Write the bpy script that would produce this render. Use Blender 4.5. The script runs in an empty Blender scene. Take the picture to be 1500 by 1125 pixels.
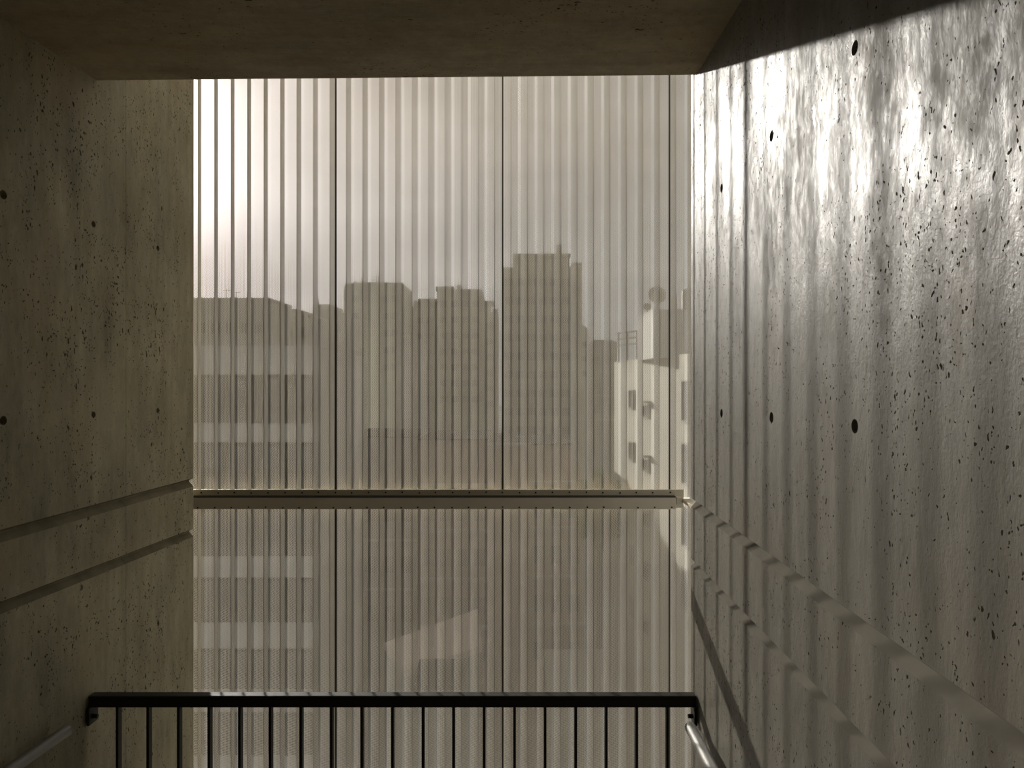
import bpy, bmesh, math, random
import numpy as np
from mathutils import Vector, Matrix

random.seed(7)
S = bpy.context.scene
COL = S.collection

# ------------------------------------------------------------------ camera, sky, sun, exposure
F = 1083.0                    # focal length in pixels of the 1500 x 1125 frame
EYE = 2.23                    # eye height above the landing
cam_d = bpy.data.cameras.new('camera')
cam_d.sensor_width = 36.0
cam_d.lens = F / 1500.0 * 36.0
cam_d.clip_start = 0.05
cam_d.clip_end = 2000
cam = bpy.data.objects.new('camera', cam_d)
COL.objects.link(cam)
cam.location = (0, 0, EYE)
cam.rotation_euler = (math.radians(90), 0, 0)
S.camera = cam

SUN = Vector((-560.0 / F, 1.0, 378.0 / F)).normalized()      # towards the sun

S.view_settings.view_transform = 'Standard'
S.view_settings.look = 'None'
S.view_settings.gamma = 1.0
S.view_settings.use_curve_mapping = False
S.view_settings.exposure = 0.0
S.cycles.max_bounces = 12
S.cycles.diffuse_bounces = 6
S.cycles.caustics_refractive = False

world = bpy.data.worlds.new('hazy_sky')
S.world = world
world.use_nodes = True
wt = world.node_tree
wt.nodes.clear()


def wn(kind, **kw):
    n = wt.nodes.new(kind)
    for k, v in kw.items():
        setattr(n, k, v)
    return n


def wmath(op, a, b=None):
    n = wn('ShaderNodeMath', operation=op)
    for i, v in enumerate((a, b)):
        if v is None:
            continue
        if isinstance(v, (int, float)):
            n.inputs[i].default_value = v
        else:
            wt.links.new(v, n.inputs[i])
    return n.outputs[0]


tc = wn('ShaderNodeTexCoord')
dotn = wn('ShaderNodeVectorMath', operation='DOT_PRODUCT')
nrm = wn('ShaderNodeVectorMath', operation='NORMALIZE')
wt.links.new(tc.outputs['Generated'], nrm.inputs[0])
wt.links.new(nrm.outputs[0], dotn.inputs[0])
dotn.inputs[1].default_value = SUN
dpos = wmath('MAXIMUM', dotn.outputs['Value'], 0.0)
wide = wmath('MULTIPLY', wmath('POWER', dpos, 9.0), 1.42)
tight = wmath('MULTIPLY', wmath('POWER', dpos, 130.0), 5.0)
mp = wn('ShaderNodeMapping')
mp.inputs['Scale'].default_value = (2.2, 2.2, 6.0)
wt.links.new(nrm.outputs[0], mp.inputs['Vector'])
cl = wn('ShaderNodeTexNoise')
cl.inputs['Scale'].default_value = 1.6
cl.inputs['Detail'].default_value = 5.0
cl.inputs['Roughness'].default_value = 0.55
wt.links.new(mp.outputs[0], cl.inputs['Vector'])
cloud = wn('ShaderNodeMapRange')
cloud.inputs['From Min'].default_value = 0.35
cloud.inputs['From Max'].default_value = 0.68
cloud.inputs['To Min'].default_value = 0.82
cloud.inputs['To Max'].default_value = 1.22
wt.links.new(cl.outputs['Fac'], cloud.inputs['Value'])
lum = wmath('MULTIPLY', wmath('ADD', wmath('ADD', wide, tight), 0.55), cloud.outputs[0])
tint = wn('ShaderNodeMix', data_type='RGBA')
tint.inputs['A'].default_value = (1.0, 0.985, 0.95, 1)
tint.inputs['B'].default_value = (1.0, 0.91, 0.86, 1)
wt.links.new(wmath('POWER', dpos, 10.0), tint.inputs['Factor'])
bg = wn('ShaderNodeBackground')
wt.links.new(tint.outputs['Result'], bg.inputs['Color'])
wt.links.new(lum, bg.inputs['Strength'])
wo = wn('ShaderNodeOutputWorld')
wt.links.new(bg.outputs[0], wo.inputs['Surface'])

sun_d = bpy.data.lights.new('sun', 'SUN')
sun_d.energy = 10.5
sun_d.angle = math.radians(0.8)
sun_d.color = (1.0, 0.955, 0.88)
sun_o = bpy.data.objects.new('sun', sun_d)
COL.objects.link(sun_o)
sun_o.rotation_euler = SUN.to_track_quat('Z', 'Y').to_euler()
sun_o.location = SUN * 60

# ------------------------------------------------------------------ materials


class Mat:
    def __init__(self, name):
        self.m = bpy.data.materials.new(name)
        self.m.use_nodes = True
        self.t = self.m.node_tree
        self.b = self.t.nodes['Principled BSDF']

    def n(self, kind, ins=None, **kw):
        n = self.t.nodes.new(kind)
        for k, v in kw.items():
            setattr(n, k, v)
        for k, v in (ins or {}).items():
            self.put(n.inputs[k], v)
        return n

    def put(self, sock, v):
        if isinstance(v, bpy.types.NodeSocket):
            self.t.links.new(v, sock)
        else:
            sock.default_value = v

    def math(self, op, a, b=0.0, clamp=False):
        n = self.n('ShaderNodeMath', operation=op, use_clamp=clamp)
        self.put(n.inputs[0], a)
        self.put(n.inputs[1], b)
        return n.outputs[0]

    def ramp(self, v, lo, hi, a=0.0, b=1.0):
        n = self.n('ShaderNodeMapRange', {'Value': v, 'From Min': lo, 'From Max': hi, 'To Min': a, 'To Max': b})
        return n.outputs[0]

    def mix(self, f, a, b):
        n = self.n('ShaderNodeMix', data_type='RGBA')
        self.put(n.inputs['Factor'], f)
        self.put(n.inputs['A'], a)
        self.put(n.inputs['B'], b)
        return n.outputs['Result']

    def coords(self, scale=(1, 1, 1)):
        tcn = self.n('ShaderNodeTexCoord')
        m = self.n('ShaderNodeMapping', {'Vector': tcn.outputs['Object'], 'Scale': scale})
        return m.outputs[0]

    def noise(self, vec, scale, detail=4.0, rough=0.55):
        return self.n('ShaderNodeTexNoise', {'Vector': vec, 'Scale': scale, 'Detail': detail, 'Roughness': rough}).outputs['Fac']


def plain(name, col, rough=0.6, metal=0.0, var=0.12, scale=3.0, spec=0.4):
    M = Mat(name)
    c = M.coords()
    nz = M.noise(c, scale, 5.0)
    f = M.ramp(nz, 0.3, 0.7, 0.0, 1.0)
    d = tuple(v * (1 - var) for v in col) + (1,)
    l = tuple(min(1, v * (1 + var)) for v in col) + (1,)
    M.put(M.b.inputs['Base Color'], M.mix(f, d, l))
    M.b.inputs['Roughness'].default_value = rough
    M.b.inputs['Metallic'].default_value = metal
    M.b.inputs['Specular IOR Level'].default_value = spec
    return M.m


def concrete(name, base, pit_amount, rough_lo, rough_hi, spec, stretch=(1, 1, 0.4), bump=1.0, contrast=1.0):
    M = Mat(name)
    c1 = M.coords()
    cs = M.coords(stretch)
    patch = M.noise(c1, 1.9, 6.0, 0.6)
    cloudy = M.noise(cs, 8.0, 8.0, 0.68)
    streak = M.noise(M.coords((1.0 / stretch[0] * 4, 9, 0.6 / stretch[2] * 0.4)), 3.0, 4.0, 0.6)
    speck = M.noise(cs, 55.0, 6.0, 0.75)
    fine = M.noise(c1, 160.0, 3.0, 0.6)
    tone = M.math('ADD', M.math('MULTIPLY', M.ramp(patch, 0.3, 0.7), 0.34), M.math('MULTIPLY', M.ramp(cloudy, 0.32, 0.68), 0.34))
    tone = M.math('ADD', tone, M.math('MULTIPLY', M.ramp(streak, 0.35, 0.65), 0.14))
    tone = M.math('ADD', tone, M.math('MULTIPLY', M.ramp(speck, 0.34, 0.62), 0.20))
    dark = tuple(v * (1 - 0.36 * contrast) for v in base) + (1,)
    light = tuple(v * (1 + 0.28 * contrast) for v in base) + (1,)
    col = M.mix(tone, dark, light)
    warm = M.mix(M.ramp(M.noise(c1, 2.6, 3.0), 0.48, 0.7, 0.0, 0.35), col, (base[0] * 1.10, base[1] * 0.98, base[2] * 0.88, 1))
    # blow holes left by air bubbles: small pits, taller than wide, thicker in some zones
    zone = M.ramp(M.noise(c1, 3.4, 4.0, 0.6), 0.38, 0.64, -0.6, 1.0)
    nv = M.n('ShaderNodeTexNoise', {'Vector': c1, 'Scale': 45.0, 'Detail': 3.0})
    off = M.n('ShaderNodeVectorMath', {'Scale': 0.022}, operation='SCALE')
    M.put(off.inputs[0], nv.outputs['Color'])
    pits = None
    for sc, hi, k, zsc in ((30.0, 0.23, 0.8, 0.55), (62.0, 0.27, 1.25, 0.6), (125.0, 0.30, 1.7, 0.7)):
        warp = M.n('ShaderNodeVectorMath', operation='ADD')
        M.put(warp.inputs[0], M.coords((zsc if stretch[0] < 1 else 1, 1, 1 if stretch[0] < 1 else zsc)))
        M.put(warp.inputs[1], off.outputs[0])
        v = M.n('ShaderNodeTexVoronoi', {'Vector': warp.outputs[0], 'Scale': sc, 'Randomness': 1.0}, voronoi_dimensions='3D')
        sep = M.n('ShaderNodeSeparateColor', {'Color': v.outputs['Color']})
        pick = M.math('SUBTRACT', M.math('ADD', sep.outputs[0], M.math('MULTIPLY', zone, 0.20)), 1.0 - pit_amount * k)
        rad = M.ramp(pick, 0.0, 0.45, 0.06, hi + 0.06)
        rad = M.math('MULTIPLY', rad, M.math('GREATER_THAN', pick, 0.0))
        inside = M.math('SUBTRACT', rad, v.outputs['Distance'])
        p = M.ramp(inside, 0.0, 0.06)
        pits = p if pits is None else M.math('MAXIMUM', pits, p)
    col2 = M.mix(M.math('MULTIPLY', pits, 0.85), warm, (base[0] * 0.12, base[1] * 0.115, base[2] * 0.10, 1))
    M.put(M.b.inputs['Base Color'], col2)
    gl = M.math('ADD', M.math('MULTIPLY', M.noise(cs, 7.0, 9.0, 0.72), 0.6), M.math('MULTIPLY', speck, 0.4))
    rg = M.ramp(gl, 0.40, 0.60, rough_lo, rough_hi)
    M.put(M.b.inputs['Roughness'], M.math('ADD', rg, M.math('MULTIPLY', pits, 0.4), True))
    M.put(M.b.inputs['Specular IOR Level'], M.math('MULTIPLY', M.ramp(gl, 0.42, 0.62, spec * 1.25, spec * 0.4), M.math('SUBTRACT', 1.0, pits)))
    h = M.math('ADD', M.math('MULTIPLY', fine, 0.0005), M.math('MULTIPLY', pits, -0.003))
    h = M.math('ADD', h, M.math('MULTIPLY', M.noise(cs, 9.0, 7.0, 0.62), 0.0045))
    h = M.math('ADD', h, M.math('MULTIPLY', speck, 0.0009))
    bn = M.n('ShaderNodeBump', {'Height': h, 'Strength': bump, 'Distance': 1.0})
    M.put(M.b.inputs['Normal'], bn.outputs[0])
    return M.m


M_CONC_R = concrete('board_marked_concrete_smooth', (0.193, 0.178, 0.143), 0.25, 0.33, 0.62, 0.36)
M_EDGE = plain('rough_cast_joint', (0.175, 0.16, 0.128), 0.95, 0, 0.15, 9.0, 0.1)
M_EDGE_L = plain('dark_cast_joint', (0.185, 0.16, 0.105), 0.95, 0, 0.25, 9.0, 0.1)  # left wall joint faces, darker than the concrete around them
M_CONC_L = concrete('board_marked_concrete', (0.305, 0.27, 0.176), 0.24, 0.5, 0.8, 0.3, contrast=1.75)
M_CONC_C = concrete('soffit_concrete', (0.39, 0.325, 0.21), 0.17, 0.5, 0.8, 0.3, stretch=(0.3, 1, 1), contrast=1.5)
M_FLOOR = concrete('floor_concrete', (0.13, 0.122, 0.10), 0.02, 0.5, 0.75, 0.3)
M_SHEET = plain('champagne_anodised_sheet', (0.76, 0.72, 0.64), 0.38, 0.85, 0.05, 6.0, 0.4)
M_CUT = plain('dull_punched_edge', (0.17, 0.155, 0.125), 0.8, 0.0, 0.05, 6.0, 0.1)
M_LAP = plain('dark_lap_strip', (0.085, 0.075, 0.055), 0.7, 0.0, 0.1, 6.0, 0.2)  # overlap strip at the panel seams, much darker than the sheet
M_BEAM = plain('olive_grey_painted_steel', (0.66, 0.59, 0.45), 0.5, 0.0, 0.06, 5.0, 0.35)
M_SCREW = plain('dark_screw_steel', (0.05, 0.045, 0.035), 0.5, 0.4)
M_RAIL = plain('black_brown_painted_steel', (0.035, 0.032, 0.024), 0.6, 0.0, 0.1, 8.0, 0.25)
M_STEEL = plain('brushed_stainless_steel', (0.33, 0.325, 0.305), 0.42, 0.9, 0.06, 20.0)

# ------------------------------------------------------------------ mesh helpers


class MB:
    """collects simple solids; build() makes one mesh object"""

    def __init__(self):
        self.bm = bmesh.new()

    def poly_prism(self, pts, z0, z1):
        a = [self.bm.verts.new((x, y, z0)) for x, y in pts]
        b = [self.bm.verts.new((x, y, z1)) for x, y in pts]
        self.bm.faces.new(list(reversed(a)))
        self.bm.faces.new(b)
        n = len(pts)
        for i in range(n):
            self.bm.faces.new((a[i], a[(i + 1) % n], b[(i + 1) % n], b[i]))
        return self

    def box(self, x0, x1, y0, y1, z0, z1, bev=0.0):
        r = bmesh.ops.create_cube(self.bm, size=1.0)
        vs = r['verts']
        bmesh.ops.scale(self.bm, vec=(x1 - x0, y1 - y0, z1 - z0), verts=vs)
        bmesh.ops.translate(self.bm, vec=((x0 + x1) / 2, (y0 + y1) / 2, (z0 + z1) / 2), verts=vs)
        if bev:
            es = list({e for v in vs for e in v.link_edges})
            bmesh.ops.bevel(self.bm, geom=es, offset=bev, segments=2, affect='EDGES', profile=0.5)
        return self

    def tube(self, p0, p1, r0, r1=None, n=12):
        r1 = r0 if r1 is None else r1
        p0, p1 = Vector(p0), Vector(p1)
        d = p1 - p0
        r = bmesh.ops.create_cone(self.bm, cap_ends=True, segments=n, radius1=r0, radius2=r1, depth=d.length)
        q = d.to_track_quat('Z', 'Y').to_matrix().to_4x4()
        bmesh.ops.transform(self.bm, matrix=Matrix.Translation((p0 + p1) / 2) @ q, verts=r['verts'])
        return self

    def build(self, name, mat, parent=None, smooth=False):
        bmesh.ops.recalc_face_normals(self.bm, faces=self.bm.faces[:])
        me = bpy.data.meshes.new(name)
        self.bm.to_mesh(me)
        self.bm.free()
        return put(name, me, mat, parent, smooth)


def put(name, me, mat, parent=None, smooth=False):
    o = bpy.data.objects.new(name, me)
    COL.objects.link(o)
    if mat is not None and not me.materials:
        me.materials.append(mat)
    o.parent = parent
    if smooth:
        for p in me.polygons:
            p.use_smooth = True
    return o


def tag(o, label=None, cat=None, group=None, kind=None):
    for k, v in (('label', label), ('category', cat), ('group', group), ('kind', kind)):
        if v:
            o[k] = v
    return o


def empty(name, loc=(0, 0, 0)):
    o = bpy.data.objects.new(name, None)
    o.empty_display_size = 0.2
    COL.objects.link(o)
    o.location = loc
    return o


def share(src, loc, parent=None):
    """a copy that shares its mesh; loc is relative to the parent"""
    c = src.copy()
    COL.objects.link(c)
    c.parent = parent
    c.location = loc
    return c


# ------------------------------------------------------------------ room shell (camera looks along +Y)
XR = 270.0 * 2.7 / F                         # inner face of the right wall
def XL(d):                                   # inner face of the slightly splayed left wall
    return -1.541 + 0.0728 * (d - 2.7)


Z_TOP = EYE + 1.98
Z_CEIL = EYE + 1.125
Y_BACK = -3.2


def wall_mesh(name, mat, y0, y1, face_x, out, grooves, thick=0.35, parent=None, holes=(), chamfer=0.006):
    """a cast wall with V joints; face_x(y) gives the inner face, out = +1 when the wall lies to its right"""
    def profile(y):
        k = (y1 - y) / (y1 - y0)
        pts = [(0.0, -0.35)]
        for zt_far, zt_near, hgt, dep in grooves[::-1]:
            zt = EYE + zt_far + (zt_near - zt_far) * (2.78 - y) / 1.8
            pts += [(0.0, zt - hgt), (dep, zt - hgt * 0.42), (dep, zt - hgt * 0.25), (0.0, zt)]
        pts.append((0.0, Z_TOP))
        return pts
    bm = bmesh.new()
    rows = []
    stops = [(y0, 0.0), (y1 - chamfer, 0.0), (y1, chamfer)]
    for y, inset in stops:
        fx = face_x(y)
        ring = [bm.verts.new((fx + out * (n + inset), y, z)) for n, z in profile(y)]
        ring.append(bm.verts.new((fx + out * thick, y, Z_TOP)))
        ring.append(bm.verts.new((fx + out * thick, y, -0.35)))
        rows.append(ring)
    n = len(rows[0])
    for a, b in zip(rows, rows[1:]):
        for i in range(n):
            fc = bm.faces.new((a[i], a[(i + 1) % n], b[(i + 1) % n], b[i]))
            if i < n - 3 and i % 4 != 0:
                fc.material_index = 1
    bm.faces.new(rows[0])
    bm.faces.new(list(reversed(rows[-1])))
    bmesh.ops.recalc_face_normals(bm, faces=bm.faces[:])
    me = bpy.data.meshes.new(name)
    bm.to_mesh(me)
    bm.free()
    me.materials.append(mat)
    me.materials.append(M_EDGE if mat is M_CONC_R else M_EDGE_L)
    o = put(name, me, mat, parent)
    if holes:                                # form-tie cones, cut out of the concrete
        cb = bmesh.new()
        for y, z, r, dep in holes:
            rr = bmesh.ops.create_cone(cb, cap_ends=True, segments=24, radius1=r * 0.72, radius2=r, depth=dep * 2)
            m = Matrix.Translation((face_x(y), y, z)) @ Matrix.Rotation(-out * math.pi / 2, 4, 'Y')
            bmesh.ops.transform(cb, matrix=m, verts=rr['verts'])
        bmesh.ops.recalc_face_normals(cb, faces=cb.faces[:])
        cm = bpy.data.meshes.new('cutter')
        cb.to_mesh(cm)
        cb.free()
        co = bpy.data.objects.new('cutter', cm)
        COL.objects.link(co)
        bo = o.modifiers.new('ties', 'BOOLEAN')
        bo.object = co
        bo.operation = 'DIFFERENCE'
        bo.solver = 'EXACT'
        dg = bpy.context.evaluated_depsgraph_get()
        new = bpy.data.meshes.new_from_object(o.evaluated_get(dg))
        o.modifiers.clear()
        old = o.data
        o.data = new
        new.name = name
        bpy.data.meshes.remove(old)
        bpy.data.objects.remove(co)
        bpy.data.meshes.remove(cm)
    return o


GR = [(-0.428, -0.459, 0.034, 0.018), (-0.655, -0.676, 0.030, 0.015)]
GL = [(-0.444, -0.458, 0.040, 0.020), (-0.672, -0.664, 0.038, 0.019)]

holes_r = [(y, EYE + z, 0.0165, 0.035) for y, z in
           ((2.375, 0.629), (1.918, 0.643), (1.452, 0.66), (2.375, -0.094), (1.918, -0.087), (1.452, -0.083))]
wr = wall_mesh('wall_right', M_CONC_R, Y_BACK, 2.785, lambda y: XR, +1, GR, 0.30, None, holes_r)
tag(wr, kind='structure')

Y_JOINT = 2.923
Y_LEND = 3.46
holes_l = [(2.284, EYE + 0.585, 0.017, 0.02), (2.284, EYE - 0.113, 0.017, 0.02),
           (2.72, EYE + 0.588, 0.014, 0.02), (2.72, EYE - 0.113, 0.014, 0.02), (2.65, EYE - 0.73, 0.013, 0.006)]
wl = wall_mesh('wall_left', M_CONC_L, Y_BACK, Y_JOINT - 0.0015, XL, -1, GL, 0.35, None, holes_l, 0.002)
tag(wl, kind='structure')
holes_l2 = [(3.153, EYE + 0.579, 0.0135, 0.02), (3.153, EYE - 0.1135, 0.0135, 0.02)]
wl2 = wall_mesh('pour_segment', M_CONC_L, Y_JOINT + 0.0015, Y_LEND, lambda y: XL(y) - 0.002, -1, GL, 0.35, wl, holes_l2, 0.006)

ceil = MB().poly_prism([(XL(Y_BACK) - 0.02, Y_BACK), (XR + 0.02, Y_BACK), (XR + 0.02, 2.69), (XL(2.74) - 0.02, 2.74)], Z_CEIL, Z_TOP)
tag(ceil.build('ceiling', M_CONC_C), kind='structure')
flo = MB().poly_prism([(XL(Y_BACK) - 0.02, Y_BACK), (XR + 0.02, Y_BACK), (XR + 0.02, 2.76), (XL(2.76) - 0.02, 2.76)], -0.3, 0.0)
tag(flo.build('floor', M_FLOOR), kind='structure')
tag(MB().box(-2.4, 1.0, Y_BACK - 0.25, Y_BACK, -0.3, Z_TOP).build('wall_back', M_CONC_L), kind='structure')

# ------------------------------------------------------------------ perforated metal screen
Y_CREST = 3.53                                # crests touch the crossbeam, folds lie further out
PITCH = 24.43 / F * Y_CREST
CREST = 0.013
DEPTH = 0.043
X0 = (736.3 - 750.0) / F * Y_CREST            # crest number 0
HP = 0.00785                                  # hole pitch
HR = 0.00270                                  # hole radius
SHEET_T = 0.0015


def rib_mesh(name, z0, z1):
    """one fold of the sheet: crest, web out, web back, with staggered punched holes"""
    run = (PITCH - CREST) / 2
    xs = [0.0, CREST / 2, CREST] + [CREST + run * i / 8 for i in range(1, 9)] + [CREST + run + run * i / 8 for i in range(1, 9)]
    ys = [0.0, 0.0, 0.0] + [DEPTH * i / 8 for i in range(1, 9)] + [DEPTH * (8 - i) / 8 for i in range(1, 9)]
    P = np.stack([np.array(xs), np.array(ys)], 1)
    nc = len(xs) - 1
    seg = P[1:] - P[:-1]
    sn = np.stack([-seg[:, 1], seg[:, 0]], 1)
    sn /= np.linalg.norm(sn, axis=1)[:, None]
    edge_n = np.zeros_like(P)
    edge_n[:-1] += sn
    edge_n[1:] += sn
    edge_n[0] = sn[0] + sn[-1]
    edge_n[-1] = edge_n[0]
    edge_n /= np.linalg.norm(edge_n, axis=1)[:, None]
    R = int((z1 - z0) / HP)
    J = 2 * R + 2                             # half-pitch rungs on each column line
    zz = z0 + np.arange(J) * HP / 2
    grid = np.zeros((nc + 1, J, 3))
    grid[:, :, 0] = P[:, None, 0]
    grid[:, :, 1] = P[:, None, 1]
    grid[:, :, 2] = zz[None, :]
    grid_b = grid.copy()
    grid_b[:, :, :2] += edge_n[:, None, :] * SHEET_T
    ng = (nc + 1) * J
    ang = np.radians([180, 120, 60, 0, -60, -120])
    c, r = np.meshgrid(np.arange(nc), np.arange(R), indexing='ij')
    c, r = c.ravel(), r.ravel()
    j0 = 2 * r + (c % 2)
    j0 = np.minimum(j0, J - 3)
    mid = (P[c] + P[c + 1]) / 2
    sd = seg[c] / np.linalg.norm(seg[c], axis=1)[:, None]
    cz = z0 + (j0 + 1) * HP / 2
    hv = np.zeros((len(c), 6, 3))
    hv[:, :, :2] = mid[:, None, :] + sd[:, None, :] * (HR * np.cos(ang))[None, :, None]
    hv[:, :, 2] = cz[:, None] + (HR * np.sin(ang))[None, :]
    hb = hv.copy()
    hb[:, :, :2] += sn[c][:, None, :] * SHEET_T
    verts = np.concatenate([grid.reshape(-1, 3), grid_b.reshape(-1, 3), hv.reshape(-1, 3), hb.reshape(-1, 3)])
    gi = lambda ci, ji: ci * J + ji
    outer = np.stack([gi(c, j0 + 1), gi(c, j0 + 2), gi(c + 1, j0 + 2), gi(c + 1, j0 + 1), gi(c + 1, j0), gi(c, j0)], 1)
    hole = 2 * ng + np.arange(len(c))[:, None] * 6 + np.arange(6)[None, :]
    holb = hole + len(c) * 6
    quads = []
    for i in range(6):
        k = (i + 1) % 6
        quads.append(np.stack([outer[:, i], outer[:, k], hole[:, k], hole[:, i]], 1))
        quads.append(np.stack([outer[:, k] + ng, outer[:, i] + ng, holb[:, i], holb[:, k]], 1))
        quads.append(np.stack([hole[:, i], hole[:, k], holb[:, k], holb[:, i]], 1))
    q = np.concatenate(quads).astype(np.int32)
    slot = np.repeat(np.tile(np.array([0, 0, 1], dtype=np.int32), 6), len(c))
    me = bpy.data.meshes.new(name)
    me.vertices.add(len(verts))
    me.vertices.foreach_set('co', verts.astype(np.float32).ravel())
    me.loops.add(q.size)
    me.loops.foreach_set('vertex_index', q.ravel())
    me.polygons.add(len(q))
    me.polygons.foreach_set('loop_start', np.arange(0, q.size, 4, dtype=np.int32))
    me.polygons.foreach_set('loop_total', np.full(len(q), 4, dtype=np.int32))
    me.polygons.foreach_set('material_index', slot)
    me.update(calc_edges=True)
    me.materials.append(M_SHEET)
    me.materials.append(M_CUT)
    return me


screen = empty('perforated_screen', (0, Y_CREST, 0))
tag(screen, 'tall corrugated screen of perforated champagne-coloured metal closing the opening', 'screen')
ZB = EYE - 0.5555                              # middle of the crossbeam
tiers = [('upper', ZB + 0.012, EYE + 1.97), ('lower', -0.34, ZB - 0.012)]
screw_src = None
for tname, z0, z1 in tiers:
    me = rib_mesh('rib_' + tname, z0, z1)
    for ka, kb in ((-24, -20), (-20, -10), (-10, 0), (0, 10), (10, 15)):
        xk = X0 + ka * PITCH
        w = 0.0042
        lap = MB().box(xk - w, xk + w, -0.003, -0.0004, z0 + 0.002, z1 - 0.002)
        panel = lap.build('perforated_panel', M_LAP, screen)
        for k in range(ka, kb):
            rib = bpy.data.objects.new('rib', me)
            COL.objects.link(rib)
            rib.parent = panel
            rib.location = (X0 + k * PITCH - CREST / 2, 0, 0)

# crossbeam: a narrow flange above a deeper channel, screwed to every crest
XB0, XB1 = -1.62, (1003.5 - 750) / F * 3.49
bt, bm_, bb = EYE - 0.503, EYE - 0.5305, EYE - 0.590
beam = MB().box(XB0, XB1 - 0.045, -0.052, -0.004, bb, bm_ - 0.002, 0.003).build('crossbeam', M_BEAM, screen)
MB().box(XB0, XB1 - 0.046, -0.0528, -0.012, bm_ - 0.0032, bm_ + 0.0012).build('gap_shade', M_SCREW, beam)  # dark strip standing in for the shaded gap between flange and channel
MB().box(XB0, XB1, -0.012, -0.0035, bb + 0.0005, bt, 0.001).build('flange', M_BEAM, beam)
MB().box(XB1 - 0.043, XB1 - 0.012, -0.05, -0.012, bb + 0.022, bm_ - 0.004, 0.002).build('end_block', M_BEAM, beam)
for k in range(-18, 12):
    for up in (True, False):
        x = X0 + k * PITCH
        if x > XB1 - 0.02:
            continue
        y = -0.012 if up else -0.052
        z = bm_ + 0.014 if up else bb + 0.009
        if screw_src is None:
            sm = MB()
            sm.tube((0, 0, 0), (0, -0.0035, 0), 0.0042, 0.0034, 8)
            screw_src = sm.build('screw', M_SCREW, beam)
            screw_src.location = (x, y, z)
        else:
            share(screw_src, (x + random.uniform(-.002, .002), y, z + random.uniform(-.002, .002)), beam)
br = MB()
br.box(XB1 - 0.012, XB1 + 0.03, -0.72, -0.03, bb + 0.03, bm_ - 0.012, 0.002)
br.build('bracket_arm', M_BEAM, beam)

# ------------------------------------------------------------------ landing railing
YR = 2.7
PXM = F / YR
rail = empty('railing', (0, YR, 0))
tag(rail, 'dark steel guard railing with upright flat bars at the landing edge', 'railing')
zt, zb_ = EYE - (1016 - 562) / PXM, EYE - (1033 - 562) / PXM
xl, xr = XL(YR) + 0.004, XR - 0.004
MB().box(xl, xr, -0.020, 0.020, zb_, zt, 0.004).build('top_rail', M_RAIL, rail)
MB().box(xl, xr, -0.016, 0.016, 0.07, 0.105, 0.003).build('bottom_rail', M_RAIL, rail)
bal = None
for k in range(19):
    x = (174.0 + 44.6 * k - 750) / PXM
    if bal is None:
        b = MB()
        b.box(-0.005, 0.005, -0.013, 0.013, 0.1, zb_ + 0.002, 0.0012)
        bal = b.build('baluster', M_RAIL, rail)
        bal.location = (x, 0, 0)
    else:
        share(bal, (x, 0, 0), rail)
for x, s in ((xl, 1), (xr, -1)):
    pl = MB().box(min(x, x + s * 0.010), max(x, x + s * 0.010), -0.03, 0.03, zb_ - 0.062, zb_ + 0.002, 0.002).build('end_plate', M_RAIL, rail)
    bo = MB()
    bo.tube((x + s * 0.010, -0.006, zb_ - 0.036), (x + s * 0.028, -0.006, zb_ - 0.036), 0.0085, 0.0075, 8)
    bo.build('bolt', M_RAIL, pl)
    MB().box(min(x, x + s * 0.008), max(x, x + s * 0.008), -0.03, 0.03, 0.03, 0.15, 0.002).build('end_plate', M_RAIL, rail)

# ------------------------------------------------------------------ wall handrails
def handrail(label, fx, ang_tan, y_end, z, s):
    """fx: wall face at y_end, s = +1 when the wall is to the right"""
    h = empty('handrail', (fx, y_end, 0))
    tag(h, label, 'handrail', 'wall handrails')
    off = -s * 0.055
    L = 3.2
    d = Vector((-ang_tan * L, -L, 0))
    r = 0.0195
    t = MB()
    t.tube((off, 0, z), (off + d.x, d.y, z), r, r, 28)
    t.build('tube', M_STEEL, h, True)
    c = MB()
    c.tube((off, 0.004, z), (off, 0, z), r - 0.003, r, 28)
    c.build('end_cap', M_STEEL, h)
    for q in (0.30, 1.5, 2.6):
        bx, by = off - ang_tan * q, -q
        b = MB()
        b.tube((bx, by, z - 0.012), (bx, by, z - 0.062), 0.006, 0.006, 10)
        b.tube((bx, by, z - 0.058), (-ang_tan * q, by, z - 0.058), 0.006, 0.006, 10)
        b.tube((-ang_tan * q - s * 0.006, by, z - 0.058), (-ang_tan * q, by, z - 0.058), 0.028, 0.028, 18)
        b.build('bracket', M_RAIL, h)
    return h


handrail('round stainless handrail bracketed to the sunlit right-hand concrete wall', XR, 0.0, 2.564, EYE - 1.190, 1)
handrail('round stainless handrail bracketed to the shaded left-hand concrete wall', XL(2.493), 0.0728, 2.493, EYE - 1.168, -1)

# ------------------------------------------------------------------ the town outside
def P(x, y, Z):
    return Vector(((x - 750.0) / F * Z, Z, EYE + (562.0 - y) / F * Z))


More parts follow.
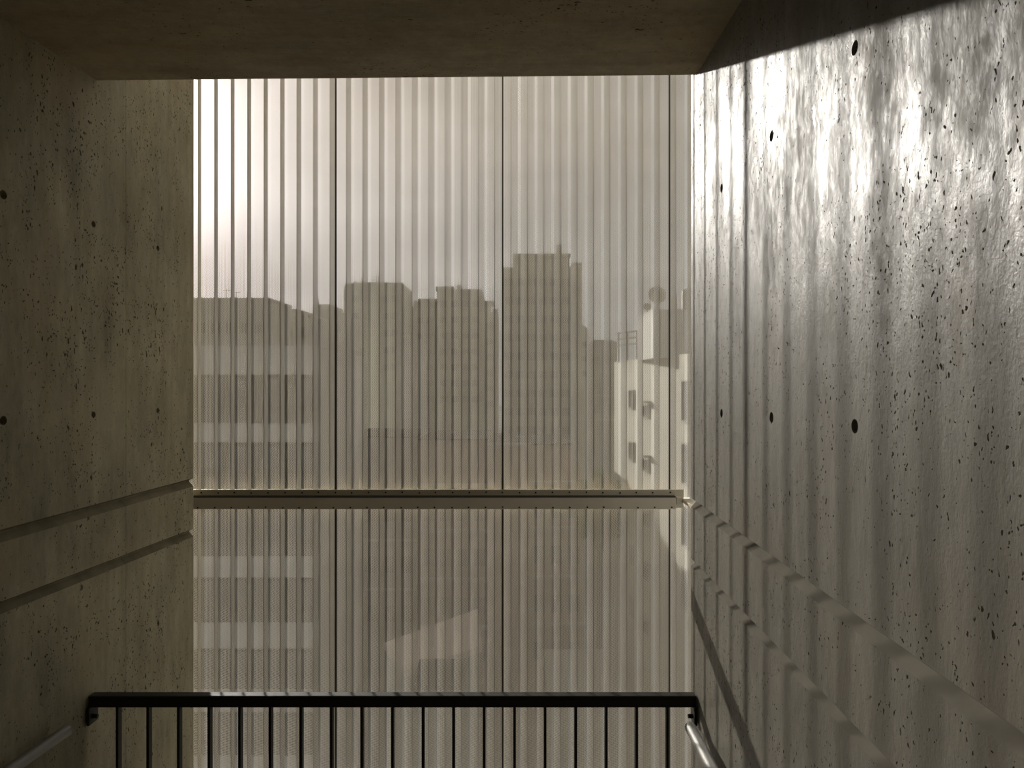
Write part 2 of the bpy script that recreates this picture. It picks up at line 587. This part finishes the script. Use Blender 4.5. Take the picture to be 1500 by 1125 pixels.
GROUND = -24.0
M_ASPH = plain('asphalt', (0.27, 0.262, 0.245), 0.9, 0, 0.2, 0.2)
M_WALL_LIGHT = plain('pale_render', (0.60, 0.58, 0.54), 0.85, 0, 0.06, 0.4)
M_WALL_GREY = plain('grey_render', (0.38, 0.37, 0.335), 0.85, 0, 0.08, 0.3)
M_WALL_TOWER = plain('tower_render', (0.50, 0.485, 0.42), 0.85, 0, 0.08, 0.12)
M_WALL_TOWER2 = plain('tower_render_green_grey', (0.47, 0.47, 0.40), 0.85, 0, 0.08, 0.12)
M_WALL_DARK = plain('dark_render', (0.36, 0.35, 0.31), 0.85, 0, 0.1, 0.3)
M_BRICK = plain('pinkish_brown_facing', (0.50, 0.40, 0.33), 0.85, 0, 0.1, 0.8)
M_SLAB = plain('white_slab_edge', (0.50, 0.48, 0.43), 0.8, 0, 0.05, 1.0)
M_GLASS = plain('dark_window_glass', (0.12, 0.125, 0.12), 0.25, 0, 0.2, 0.5, 0.5)
M_GLASS2 = plain('blue_grey_window_glass', (0.15, 0.155, 0.15), 0.3, 0, 0.15, 0.4, 0.5)
M_ROOF_PINK = plain('pale_terracotta_roof', (0.62, 0.50, 0.42), 0.9, 0, 0.08, 2.0)
M_CREAM = plain('cream_render', (0.60, 0.565, 0.475), 0.85, 0, 0.05, 0.5)
M_DISH = plain('grey_dish_metal', (0.34, 0.32, 0.27), 0.5, 0.2)
M_DECK = plain('bitumen_roof', (0.10, 0.098, 0.09), 1.0, 0, 0.2, 1.0, 0.0)
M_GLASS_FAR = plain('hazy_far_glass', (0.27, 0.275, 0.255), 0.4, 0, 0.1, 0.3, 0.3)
M_LEAF = plain('dusty_green_leaves', (0.16, 0.20, 0.10), 0.8, 0, 0.3, 3.0)
M_BARK = plain('bark', (0.16, 0.12, 0.09), 0.9)

g = MB().box(-400, 400, 5, 900, GROUND - 0.5, GROUND).build('ground', M_ASPH)
tag(g, kind='structure')

_win = {}


def window_mesh(w, h, glass, frame):
    key = (round(w, 3), round(h, 3), glass.name, frame.name)
    if key not in _win:
        b = MB()
        f = min(w, h) * 0.09
        for x0, x1, z0, z1 in ((-w / 2, w / 2, 0, f), (-w / 2, w / 2, h - f, h), (-w / 2, -w / 2 + f, f, h - f), (w / 2 - f, w / 2, f, h - f)):
            b.box(x0, x1, -0.10, 0.05, z0, z1)
        nb = len(b.bm.faces)
        b.box(-w / 2 + f, w / 2 - f, -0.03, 0.05, f, h - f)
        b.bm.faces.ensure_lookup_table()
        for i in range(nb, len(b.bm.faces)):
            b.bm.faces[i].material_index = 1
        bmesh.ops.recalc_face_normals(b.bm, faces=b.bm.faces[:])
        me = bpy.data.meshes.new('window')
        b.bm.to_mesh(me)
        b.bm.free()
        me.materials.append(frame)
        me.materials.append(glass)
        _win[key] = me
    return _win[key]


def add_window(parent, wpos, w, h, glass=None, rz=0.0, frame=None):
    o = bpy.data.objects.new('window', window_mesh(w, h, glass or M_GLASS, frame or M_WALL_GREY))
    COL.objects.link(o)
    o.parent = parent
    o.location = Vector(wpos) - parent.location
    o.rotation_euler = (0, 0, rz)
    return o


def block(parent, name, x0, x1, ytop, Z, depth, mat, zbot=None, side_px=True):
    """a box whose front lies at distance Z between image columns x0 and x1"""
    a, b = P(x0, ytop, Z), P(x1, ytop, Z)
    m = MB()
    L = parent.location
    m.box(a.x - L.x, b.x - L.x, Z - L.y, Z + depth - L.y, (GROUND if zbot is None else zbot) - L.z, a.z - L.z)
    return m.build(name, mat, parent)


def base_empty(name, xpx, Z, label, cat='building', group='buildings beyond the screen'):
    e = empty(name, ((xpx - 750) / F * Z, Z, GROUND))
    tag(e, label, cat, group)
    return e


def floors(parent, x0, x1, Z, ytop, ybot, storey, cols, ww, wh, glass=None, ledge=True, ledge_mat=None, first=1.0):
    """a regular grid of windows and thin floor edges on a frontal facade"""
    zt, zb = P(0, ytop, Z).z, P(0, ybot, Z).z
    xa, xb = P(x0, 0, Z).x, P(x1, 0, Z).x
    led = None
    z = zt - first - wh
    while z > zb:
        for i in range(cols):
            x = xa + (xb - xa) * (i + 0.5) / cols
            add_window(parent, (x, Z, z), ww, wh, glass)
        if ledge:
            loc = Vector(((xa + xb) / 2, Z, z - (storey - wh) * 0.5)) - parent.location
            if led is None:
                m = MB()
                m.box(-(xb - xa) / 2 - 0.05, (xb - xa) / 2 + 0.05, -0.25, 0.05, 0, 0.22)
                led = m.build('floor_edge', ledge_mat or M_SLAB, parent)
                led.location = loc
            else:
                share(led, loc, parent)
        z -= storey


# --- near office block on the left: light spandrels and dark window bands
ob = base_empty('office_block', 370, 35, 'near office block with pale spandrel bands and dark window strips, left')
block(ob, 'wall', 150, 463, 508, 35.25, 9, M_WALL_GREY)
for yt, yb in ((506, 548), (620, 647), (716, 744), (815, 845), (912, 949), (1010, 1042), (1108, 1140)):
    a, b = P(150, yt, 35), P(464, yb, 35)
    MB().box(a.x - ob.location.x, b.x - ob.location.x, 0, 0.5, b.z - GROUND, a.z - GROUND).build('spandrel', M_WALL_LIGHT, ob)
for (yt, yb) in ((548, 620), (647, 716), (744, 815), (845, 912), (949, 1010), (1042, 1108)):
    a, b = P(0, yt, 35.25), P(0, yb, 35.25)
    h = a.z - b.z
    for i in range(8):
        x = P(463, 0, 35).x - 1.45 * (i + 0.5)
        add_window(ob, (x, 35.2, b.z + 0.72), 1.40, h - 0.76, M_GLASS2, 0, M_DECK)
        add_window(ob, (x, 35.2, b.z + 0.06), 1.40, 0.62, M_GLASS2, 0, M_DECK)

# --- plain wall just right of it
pw = base_empty('rendered_house', 480, 46, 'plain rendered house beside the office block')
block(pw, 'wall', 455, 500, 514, 46, 7, M_WALL_LIGHT)
a, b = P(453, 509, 45.8), P(502, 516, 45.8)
MB().box(a.x - pw.location.x, b.x - pw.location.x, -0.3, 7, b.z - GROUND, a.z - GROUND).build('roof_slab', M_WALL_DARK, pw)

# --- flats behind the office block
fb = base_empty('apartment_block', 330, 62, 'dark grey flats rising behind the near office block')
block(fb, 'wall', 170, 394, 438, 62, 6, M_WALL_DARK)
a, b = P(168, 436, 61.8), P(396, 440, 61.8)
MB().box(a.x - fb.location.x, b.x - fb.location.x, -0.3, 6, b.z - GROUND, a.z - GROUND).build('parapet', M_WALL_GREY, fb)
floors(fb, 284, 392, 62, 446, 520, 2.9, 5, 1.0, 1.1, M_GLASS, True, M_WALL_GREY, 1.4)
for x, h in ((332, 0.8), (346, 0.6)):
    p = P(x, 436, 64)
    m = MB()
    q = p - fb.location
    m.tube((q.x, q.y, q.z - 0.2), (q.x, q.y, q.z + h), 0.04, 0.03, 6)
    m.tube((q.x - 0.35, q.y, q.z + h * 0.8), (q.x + 0.35, q.y, q.z + h * 0.8), 0.03, 0.03, 6)
    m.build('aerial', M_WALL_DARK, fb)

lb = base_empty('apartment_block', 420, 70, 'lower grey flats with a jutting roof slab beside the dark flats')
block(lb, 'wall', 386, 452, 458, 70, 12, M_WALL_GREY)
a, b = P(394, 452, 69.5), P(437, 457, 69.5)
MB().box(a.x - lb.location.x, b.x - lb.location.x, -0.4, 8, b.z - GROUND - 0.5, a.z - GROUND).build('roof_room', M_WALL_DARK, lb)
a, b = P(428, 458, 69), P(452, 461, 69)
MB().box(a.x - lb.location.x, b.x - lb.location.x, -1.0, 6, b.z - GROUND, a.z - GROUND).build('roof_slab', M_WALL_LIGHT, lb)
floors(lb, 395, 450, 70, 462, 520, 3.0, 3, 1.0, 1.2)

# --- slim far tower
st = base_empty('tower_block', 470, 112, 'slim pale far tower with a small roof room, left of the rounded tower')
block(st, 'wall', 446, 503, 458, 112, 12, M_WALL_TOWER)
block(st, 'roof_room', 458, 484, 445, 113, 8, M_WALL_TOWER)
a = P(466, 440, 114) - st.location
m = MB()
m.tube((a.x, a.y, a.z - 1.0), (a.x, a.y, a.z + 0.3), 0.12, 0.08, 6)
m.build('mast', M_WALL_DARK, st)
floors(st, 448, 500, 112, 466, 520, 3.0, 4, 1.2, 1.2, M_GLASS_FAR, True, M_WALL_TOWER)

# --- rounded tower
rt = base_empty('tower_block', 543, 130, 'far tower with a rounded front and rooftop aerials')
xa, xb = P(498, 0, 130).x - rt.location.x, P(588, 0, 130).x - rt.location.x
w = xb - xa
pts = [(xa, 3.0), (xa + w * .18, 1.1), (xa + w * .36, 0.2), (xa + w * .55, 0.0), (xa + w * .78, 0.2), (xb, 0.9), (xb, 14), (xa, 14)]
m = MB()
m.poly_prism(pts, 0, P(0, 416, 130).z - GROUND)
m.build('wall', M_WALL_TOWER2, rt)
m = MB()
m.poly_prism([(x * 0.99, y + 0.3) for x, y in pts], P(0, 416.5, 130).z - GROUND, P(0, 412.5, 130).z - GROUND)
m.build('parapet', M_WALL_TOWER2, rt)
for x, y in ((520, 408), (531, 407), (546, 405), (551, 400), (555, 403), (575, 411)):
    a = P(x, y, 134) - rt.location
    m = MB()
    m.tube((a.x, a.y, P(0, 416, 134).z - GROUND), (a.x, a.y, a.z), 0.10, 0.06, 6)
    m.box(a.x - 0.3, a.x + 0.3, a.y - 0.08, a.y + 0.08, a.z - 0.7, a.z - 0.5)
    m.build('aerial', M_WALL_DARK, rt)
led = None
for i in range(22):
    z = P(0, 416, 130).z - GROUND - 2.0 - i * 3.0
    if led is None:
        m = MB()
        m.poly_prism([(x * 1.012, y - 0.12) for x, y in pts[:6]] + [(xb * 1.012, 3), (xa * 1.012, 4)], 0, 0.35)
        led = m.build('floor_edge', M_WALL_TOWER, rt)
        led.location = (0, 0, z)
    else:
        share(led, (0, 0, z), rt)
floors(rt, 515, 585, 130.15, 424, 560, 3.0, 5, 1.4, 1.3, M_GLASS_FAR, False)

# --- low block in the gap
gb = base_empty('terrace_block', 596, 100, 'low grey block filling the gap between the two middle towers')
block(gb, 'wall', 580, 612, 495, 100, 10, M_WALL_GREY)
for i in range(5):
    a = P(588 + i * 3.8, 487, 100.1) - gb.location
    m = MB()
    m.box(a.x - 0.04, a.x + 0.04, a.y - 0.04, a.y + 0.04, a.z - 0.85, a.z)
    m.build('rail_post', M_WALL_DARK, gb)
a, b = P(587, 487, 100.1) - gb.location, P(605, 489, 100.1) - gb.location
m = MB()
m.box(a.x, b.x, a.y - 0.06, a.y + 0.06, b.z, a.z)
m.build('top_rail', M_WALL_DARK, gb)

# --- stepped tower
sb = base_empty('tower_block', 666, 140, 'stepped far tower with overhanging roof slabs, middle of the skyline')
block(sb, 'wall', 604, 640, 449, 141, 12, M_WALL_TOWER2)
block(sb, 'wall', 640, 706, 424, 140, 16, M_WALL_TOWER)
block(sb, 'wall', 706, 729, 457, 141, 12, M_WALL_TOWER2)
for x0, x1, y0, y1, zz in ((606, 641, 440, 449, 141.5), (612, 642, 437, 441, 139.6), (638, 664, 419, 425, 139.5), (672, 704, 423, 426, 139.6), (706, 718, 443, 457, 142), (704, 724, 440, 443.5, 141), (722, 729, 452, 458, 141.5)):
    a, b = P(x0, y0, zz) - sb.location, P(x1, y1, zz) - sb.location
    MB().box(a.x, b.x, a.y, a.y + 7, b.z, a.z).build('roof_slab', M_WALL_TOWER, sb)
a = P(672, 417, 143) - sb.location
m = MB()
m.tube((a.x, a.y, a.z - 1.2), (a.x, a.y, a.z), 0.45, 0.45, 10)
m.build('roof_tank', M_WALL_DARK, sb)
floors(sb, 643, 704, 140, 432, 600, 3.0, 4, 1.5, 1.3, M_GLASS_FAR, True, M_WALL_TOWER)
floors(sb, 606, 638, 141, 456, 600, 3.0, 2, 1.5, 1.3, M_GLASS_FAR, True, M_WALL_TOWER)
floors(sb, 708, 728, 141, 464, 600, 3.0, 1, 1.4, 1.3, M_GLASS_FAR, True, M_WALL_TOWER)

# --- tallest tower
tt = base_empty('tower_block', 790, 120, 'tallest far tower with a stepped crown and a roof chimney')
block(tt, 'wall', 735, 838, 391, 120, 14, M_WALL_TOWER2)
block(tt, 'crown', 753, 834, 372, 121, 10, M_WALL_TOWER2)
a, b = P(751, 371, 120.6) - tt.location, P(836, 375, 120.6) - tt.location
MB().box(a.x, b.x, a.y, a.y + 10, b.z, a.z).build('roof_slab', M_WALL_TOWER, tt)
a, b = P(815, 358, 123) - tt.location, P(823, 374, 123) - tt.location
MB().box(a.x, b.x, a.y, a.y + 1.2, b.z, a.z).build('chimney', M_WALL_GREY, tt)
block(tt, 'wing', 838, 852, 384, 119.5, 12, M_WALL_TOWER)
floors(tt, 737, 836, 120, 398, 640, 3.0, 6, 1.5, 1.35, M_GLASS_FAR, True, M_WALL_TOWER)
floors(tt, 757, 830, 121, 378, 388, 3.0, 4, 1.2, 1.0, M_GLASS_FAR, False)

# --- blocks right of the tallest tower
rb = base_empty('apartment_block', 858, 150, 'low far block with a sloping top right of the tallest tower')
xa, xb = P(846, 0, 150).x - rb.location.x, P(863, 0, 150).x - rb.location.x
za, zb2 = P(0, 474, 150).z - GROUND, P(0, 484, 150).z - GROUND
bm = bmesh.new()
vs = [bm.verts.new(v) for v in ((xa, 0, 0), (xb, 0, 0), (xb, 0, zb2), (xb - 0.8, 0, za - 0.4), (xa, 0, za), (xa, 10, 0), (xb, 10, 0), (xb, 10, zb2), (xb - 0.8, 10, za - 0.4), (xa, 10, za))]
bm.faces.new(vs[:5])
bm.faces.new(list(reversed(vs[5:])))
for i in range(5):
    k = (i + 1) % 5
    bm.faces.new((vs[i], vs[5 + i], vs[5 + k], vs[k]))
mb = MB()
mb.bm.free()
mb.bm = bm
mb.build('wall', M_WALL_TOWER, rb)
floors(rb, 848, 862, 150, 492, 560, 3.0, 1, 1.3, 1.3, M_GLASS_FAR, True, M_WALL_TOWER)

r2 = base_empty('apartment_block', 882, 92, 'flat-roofed grey block left of the cream house')
m = MB()
m.poly_prism([(P(861, 0, 92).x - r2.location.x, 0), (P(904, 0, 92).x - r2.location.x, 0), (P(906, 0, 100).x - r2.location.x, 8), (P(868, 0, 100).x - r2.location.x, 8)], 0, P(0, 500, 92).z - GROUND)
m.build('wall', M_WALL_GREY, r2)
a, b = P(870, 497, 92) - r2.location, P(899, 501, 92) - r2.location
MB().box(a.x, b.x, a.y + 0.5, a.y + 3, b.z, a.z).build('roof_slab', M_WALL_DARK, r2)
floors(r2, 863, 902, 92, 508, 640, 3.0, 2, 1.2, 1.3, M_GLASS_FAR, True, M_WALL_TOWER)

# --- sunlit cream house on the right, seen along its side
P1, P2 = Vector((260 / F * 33, 33.0)), Vector((150 / F * 46, 46.0))
ch = empty('cream_house', (P1.x, P1.y, GROUND))
tag(ch, 'sunlit cream house with slit windows at the right edge of the opening', 'building', 'buildings beyond the screen')
roof_z = EYE + 1.37
m = MB()
m.poly_prism([(0, 0), (10, 0), (10 + P2.x - P1.x, 13), (P2.x - P1.x, 13)], 0, roof_z - GROUND)
m.build('wall', M_CREAM, ch)
wall_dir = (P2 - P1).normalized()
rz_w = math.atan2(-wall_dir.x, wall_dir.y) - math.pi / 2


def on_cream(xpx):
    """point of the side wall behind image column xpx"""
    k = (xpx - 750) / F
    t = (k * P1.y - P1.x) / ((P2.x - P1.x) - k * (P2.y - P1.y))
    return P1.lerp(P2, t)


def cream_window(xpx, y0, y1, w):
    q = on_cream(xpx)
    za, zb = EYE + (562 - y1) / F * q.y, EYE + (562 - y0) / F * q.y
    add_window(ch, (q.x, q.y, za), w, zb - za, M_GLASS2, rz_w)


for dy in (0, 76, 152, 228, 304):
    cream_window(926, 570 + dy, 598 + dy, 0.9)
    cream_window(947, 592 + dy * 1.04, 611 + dy * 1.04, 1.1)
    q = on_cream(951)
    z = EYE + (562 - (590 + dy * 1.04)) / F * q.y
    MB().box(q.x - P1.x - 0.35, q.x - P1.x + 0.1, q.y - P1.y - 0.4, q.y - P1.y + 0.4, z - GROUND, z - GROUND + 0.12).build('window_hood', M_WALL_GREY, ch)
for dy in (0, 92, 184, 276):
    cream_window(1005, 556 + dy, 618 + dy, 0.9)
ph = MB()
ph.box(6.88 - P1.x, 11.0 - P1.x, 3.0, 7.3, roof_z - GROUND - 0.1, EYE + 3.65 - GROUND)
ph.build('roof_room', M_WALL_LIGHT, ch)
a = P(1003, 428, 37)
m = MB()
m.tube((a.x - P1.x, 3.2, EYE + 3.6 - GROUND), (a.x - P1.x, 3.2, a.z - GROUND), 0.34, 0.34, 16)
m.tube((a.x - P1.x, 3.2, a.z - GROUND), (a.x - P1.x, 3.2, a.z - GROUND + 0.12), 0.34, 0.12, 16)
m.build('water_tank', M_DISH, ch, False)
a = P(986, 434, 37.5)
MB().box(a.x - P1.x - 0.16, a.x - P1.x + 0.16, 4.3, 4.7, EYE + 3.5 - GROUND, a.z - GROUND).build('chimney', M_CREAM, ch)
# roof frame of thin posts and bars
for xp in (906, 919, 933):
    a = P(xp, 489 - (xp - 906) * 0.12, 43.5)
    MB().box(a.x - P1.x - 0.05, a.x - P1.x + 0.05, 10.45, 10.55, roof_z - GROUND - 0.1, a.z - GROUND).build('frame_post', M_WALL_DARK, ch)
for yy in (488, 497, 506):
    a, b = P(903, yy, 43.5), P(937, yy - 4, 43.5)
    m = MB()
    m.tube((a.x - P1.x, 10.4, a.z - GROUND), (b.x - P1.x, 10.4, b.z - GROUND), 0.06, 0.06, 6)
    m.build('frame_bar', M_WALL_DARK, ch)


def dish(label, xpx, ypx, Z, rpx, zfoot, tilt):
    c = P(xpx, ypx, Z)
    R = rpx / F * Z
    e = empty('satellite_dish', (c.x, c.y, zfoot))
    tag(e, label, 'satellite dish', 'satellite dishes on the cream house')
    bm = bmesh.new()
    rings = []
    for i in range(7):
        t = i / 6
        rr, dd = R * t, 0.28 * R * t * t
        rings.append([bm.verts.new((rr * math.cos(q * math.pi / 12), dd, rr * math.sin(q * math.pi / 12))) for q in range(24)] if i else [bm.verts.new((0, 0, 0))])
    for q in range(24):
        bm.faces.new((rings[0][0], rings[1][q], rings[1][(q + 1) % 24]))
    for i in range(1, 6):
        for q in range(24):
            k = (q + 1) % 24
            bm.faces.new((rings[i][q], rings[i + 1][q], rings[i + 1][k], rings[i][k]))
    bmesh.ops.solidify(bm, geom=bm.faces[:], thickness=0.02)
    m = MB()
    m.bm.free()
    m.bm = bm
    o = m.build('reflector', M_DISH, e, True)
    o.location = (0, 0, c.z - zfoot)
    o.rotation_euler = (math.radians(tilt), 0, 0)
    m = MB()
    m.tube((0, 0.1, 0), (0, 0.05, c.z - zfoot - R * 0.1), 0.045, 0.045, 8)
    m.build('mast', M_DISH, e)
    m = MB()
    m.tube((0, 0.10, c.z - zfoot - R * 0.5), (0, R * 0.95, c.z - zfoot + 0.1), 0.02, 0.02, 6)
    m.build('feed_arm', M_DISH, e)


dish('large round satellite dish on the roof room of the cream house', 963.5, 430, 37.0, 13.2, EYE + 3.653, -14)
dish('small satellite dish at the left rim of the roof room of the cream house', 948.5, 448, 39.6, 6.0, EYE + 3.655, -20)

# --- pinkish-brown apartment house in the middle, below eye level
bh = base_empty('apartment_house', 735, 48, 'pinkish-brown apartment house with pale floor edges, centre below the skyline')
block(bh, 'wall', 613, 715, 643, 48.4, 9, M_BRICK)
block(bh, 'stair_bay', 715, 776, 651, 48.0, 9, M_BRICK)
bmx = bmesh.new()
xa, xb, xc = (P(x, 0, 48.4).x - bh.location.x for x in (776, 842, 856))
za, zb2 = P(0, 650, 48.4).z - GROUND, P(0, 706, 48.4).z - GROUND
vs = [bmx.verts.new((x, y, z)) for y in (0.4, 9.4) for x, z in ((xa, 0), (xc, 0), (xc, zb2), (xb, za), (xa, za))]
bmx.faces.new(vs[:5])
bmx.faces.new(list(reversed(vs[5:])))
for i in range(5):
    k = (i + 1) % 5
    bmx.faces.new((vs[i], vs[5 + i], vs[5 + k], vs[k]))
mb = MB()
mb.bm.free()
mb.bm = bmx
mb.build('wall', M_BRICK, bh)
for yt in (709, 776, 848, 918):
    for x0, x1, dy in ((614, 714, 0), (777, 855, -4)):
        a, b = P(x0, yt + dy, 47.9) - bh.location, P(x1, yt + dy + 4, 47.9) - bh.location
        MB().box(a.x, b.x, -0.25, 0.45, b.z, a.z).build('floor_edge', M_SLAB, bh)
        zw = a.z + GROUND
        for i in range(4 if x0 == 614 else 3):
            n = 4 if x0 == 614 else 3
            x = bh.location.x + a.x + (b.x - a.x) * (i + .5) / n
            add_window(bh, (x, 48.4, b.z + GROUND - 2.35), 0.85, 1.3, M_GLASS2)
a, b = P(713, 649, 47.7) - bh.location, P(778, 653, 47.7) - bh.location
MB().box(a.x, b.x, -0.3, 0.3, b.z, a.z).build('roof_edge', M_SLAB, bh)
a, b = P(841, 648, 48.0), P(857, 707, 48.0)
m = MB()
q0, q1 = P(841, 648, 48.2) - bh.location, P(857, 708, 48.2) - bh.location
m.tube((q0.x, q0.y, q0.z), (q1.x, q1.y, q1.z), 0.09, 0.09, 6)
m.build('gable_edge', M_SLAB, bh)
a = P(761, 636, 49) - bh.location
m = MB()
m.tube((a.x, a.y, a.z - 0.8), (a.x, a.y, a.z), 0.05, 0.04, 6)
m.tube((a.x - 0.3, a.y, a.z - 0.15), (a.x + 0.3, a.y, a.z - 0.15), 0.03, 0.03, 6)
m.build('aerial', M_SLAB, bh)

for x0, x1, yy in ((612, 715.5, 642.5), (776, 842, 649.5), (713, 778, 647.0)):
    a, b = P(x0, yy, 48.3) - bh.location, P(x1, yy + 2, 48.3) - bh.location
    MB().box(a.x, b.x, 0.25, 9.5, b.z, a.z).build('roof_deck', M_DECK, bh)
# --- grey house left of it
gh = base_empty('grey_house', 560, 54, 'grey flat-roofed house between the plain house and the brown apartment house')
block(gh, 'wall', 500, 611, 640, 54, 10, M_WALL_GREY)
a, b = P(500, 639, 53.9) - gh.location, P(611, 641, 53.9) - gh.location
MB().box(a.x, b.x, -0.1, 10.1, b.z, a.z).build('roof_deck', M_DECK, gh)
for yt in (715, 790, 862):
    a, b = P(501, yt, 53.8) - gh.location, P(610, yt + 3, 53.8) - gh.location
    MB().box(a.x, b.x, -0.2, 0.3, b.z, a.z).build('floor_edge', M_WALL_LIGHT, gh)
    for i in range(4):
        add_window(gh, (gh.location.x + a.x + (b.x - a.x) * (i + .5) / 4, 54.0, b.z + GROUND - 2.4), 1.0, 1.4, M_GLASS2)

# --- low houses with sunlit flat roofs down below
lr = empty('low_house', (-3.0, 29, GROUND))
tag(lr, 'low house whose pale pink flat roof catches the sun', 'building', 'buildings beyond the screen')
zr = EYE - 10.0
quad = [(-3.70, 26.0), (-1.23, 28.3), (-1.6, 32.7), (-4.86, 28.6)]
m = MB()
m.poly_prism([(x + 3.0, y - 29) for x, y in quad], 0, zr - GROUND - 0.25)
m.build('wall', M_WALL_DARK, lr)
m = MB()
m.poly_prism([((x + 3.0) * 1.05, (y - 29) * 1.05) for x, y in quad], zr - GROUND - 0.25, zr - GROUND)
m.build('roof_slab', M_ROOF_PINK, lr)

l2 = empty('low_house', (-2.0, 21.8, GROUND))
tag(l2, 'lower small house with a dark roof in front of the pink-roofed house', 'building', 'buildings beyond the screen')
zr = EYE - 9.4
m = MB()
m.box(-1.0, 0.4, 1.0, 3.0, 0, zr - GROUND)
m.build('wall', M_WALL_DARK, l2)
m = MB()
m.box(-1.1, 0.5, 0.9, 3.1, zr - GROUND, zr - GROUND + 0.15)
m.build('roof_slab', M_DECK, l2)

l3 = empty('low_house', (4.0, 36, GROUND))
tag(l3, 'low house with a pale roof edge at the foot of the cream house', 'building', 'buildings beyond the screen')
m = MB()
m.box(-2.2, 1.2, -1.0, 5, 0, 11.2)
m.build('wall', M_WALL_DARK, l3)
m = MB()
m.box(-2.3, 1.3, -1.15, 5.1, 11.2, 11.5)
m.build('roof_slab', M_WALL_GREY, l3)

# --- street tree
def tree(label, xpx, ypx, Z, R, H):
    c = P(xpx, ypx, Z)
    e = empty('street_tree', (c.x, c.y, GROUND))
    tag(e, label, 'tree')
    m = MB()
    m.tube((0, 0, 0), (0.1, 0, c.z - GROUND - R * 0.3), 0.25, 0.14, 10)
    for i in range(5):
        t = i * 1.26
        m.tube((0.1, 0, c.z - GROUND - R * 0.7), (0.6 * R * math.cos(t), 0.6 * R * math.sin(t), c.z - GROUND + R * 0.2), 0.09, 0.03, 6)
    m.build('trunk', M_BARK, e)
    rng = np.random.default_rng(3)
    n = 5000
    d = rng.normal(size=(n, 3))
    d /= np.linalg.norm(d, axis=1)[:, None]
    rad = R * rng.uniform(0.35, 1.0, n) ** 0.5 * (0.8 + 0.25 * np.sin(d[:, 0] * 5 + 1) * np.cos(d[:, 2] * 6))
    ctr = d * rad[:, None] * np.array([1, 1, H / R / 2])
    u = rng.normal(size=(n, 3))
    u /= np.linalg.norm(u, axis=1)[:, None]
    v = np.cross(u, d)
    v /= np.linalg.norm(v, axis=1)[:, None] + 1e-6
    s = rng.uniform(0.10, 0.2, n)[:, None]
    vs = np.stack([ctr - u * s, ctr - v * s * 0.5, ctr + u * s, ctr + v * s * 0.5], 1).reshape(-1, 3)
    me = bpy.data.meshes.new('foliage')
    me.from_pydata(vs.tolist(), [], [tuple(range(4 * i, 4 * i + 4)) for i in range(n)])
    o = put('foliage', me, M_LEAF, e)
    o.location = (0, 0, c.z - GROUND)
    o['kind'] = 'stuff'


tree('green street tree between the brown apartment house and the cream house', 876, 745, 43, 1.7, 5.0)
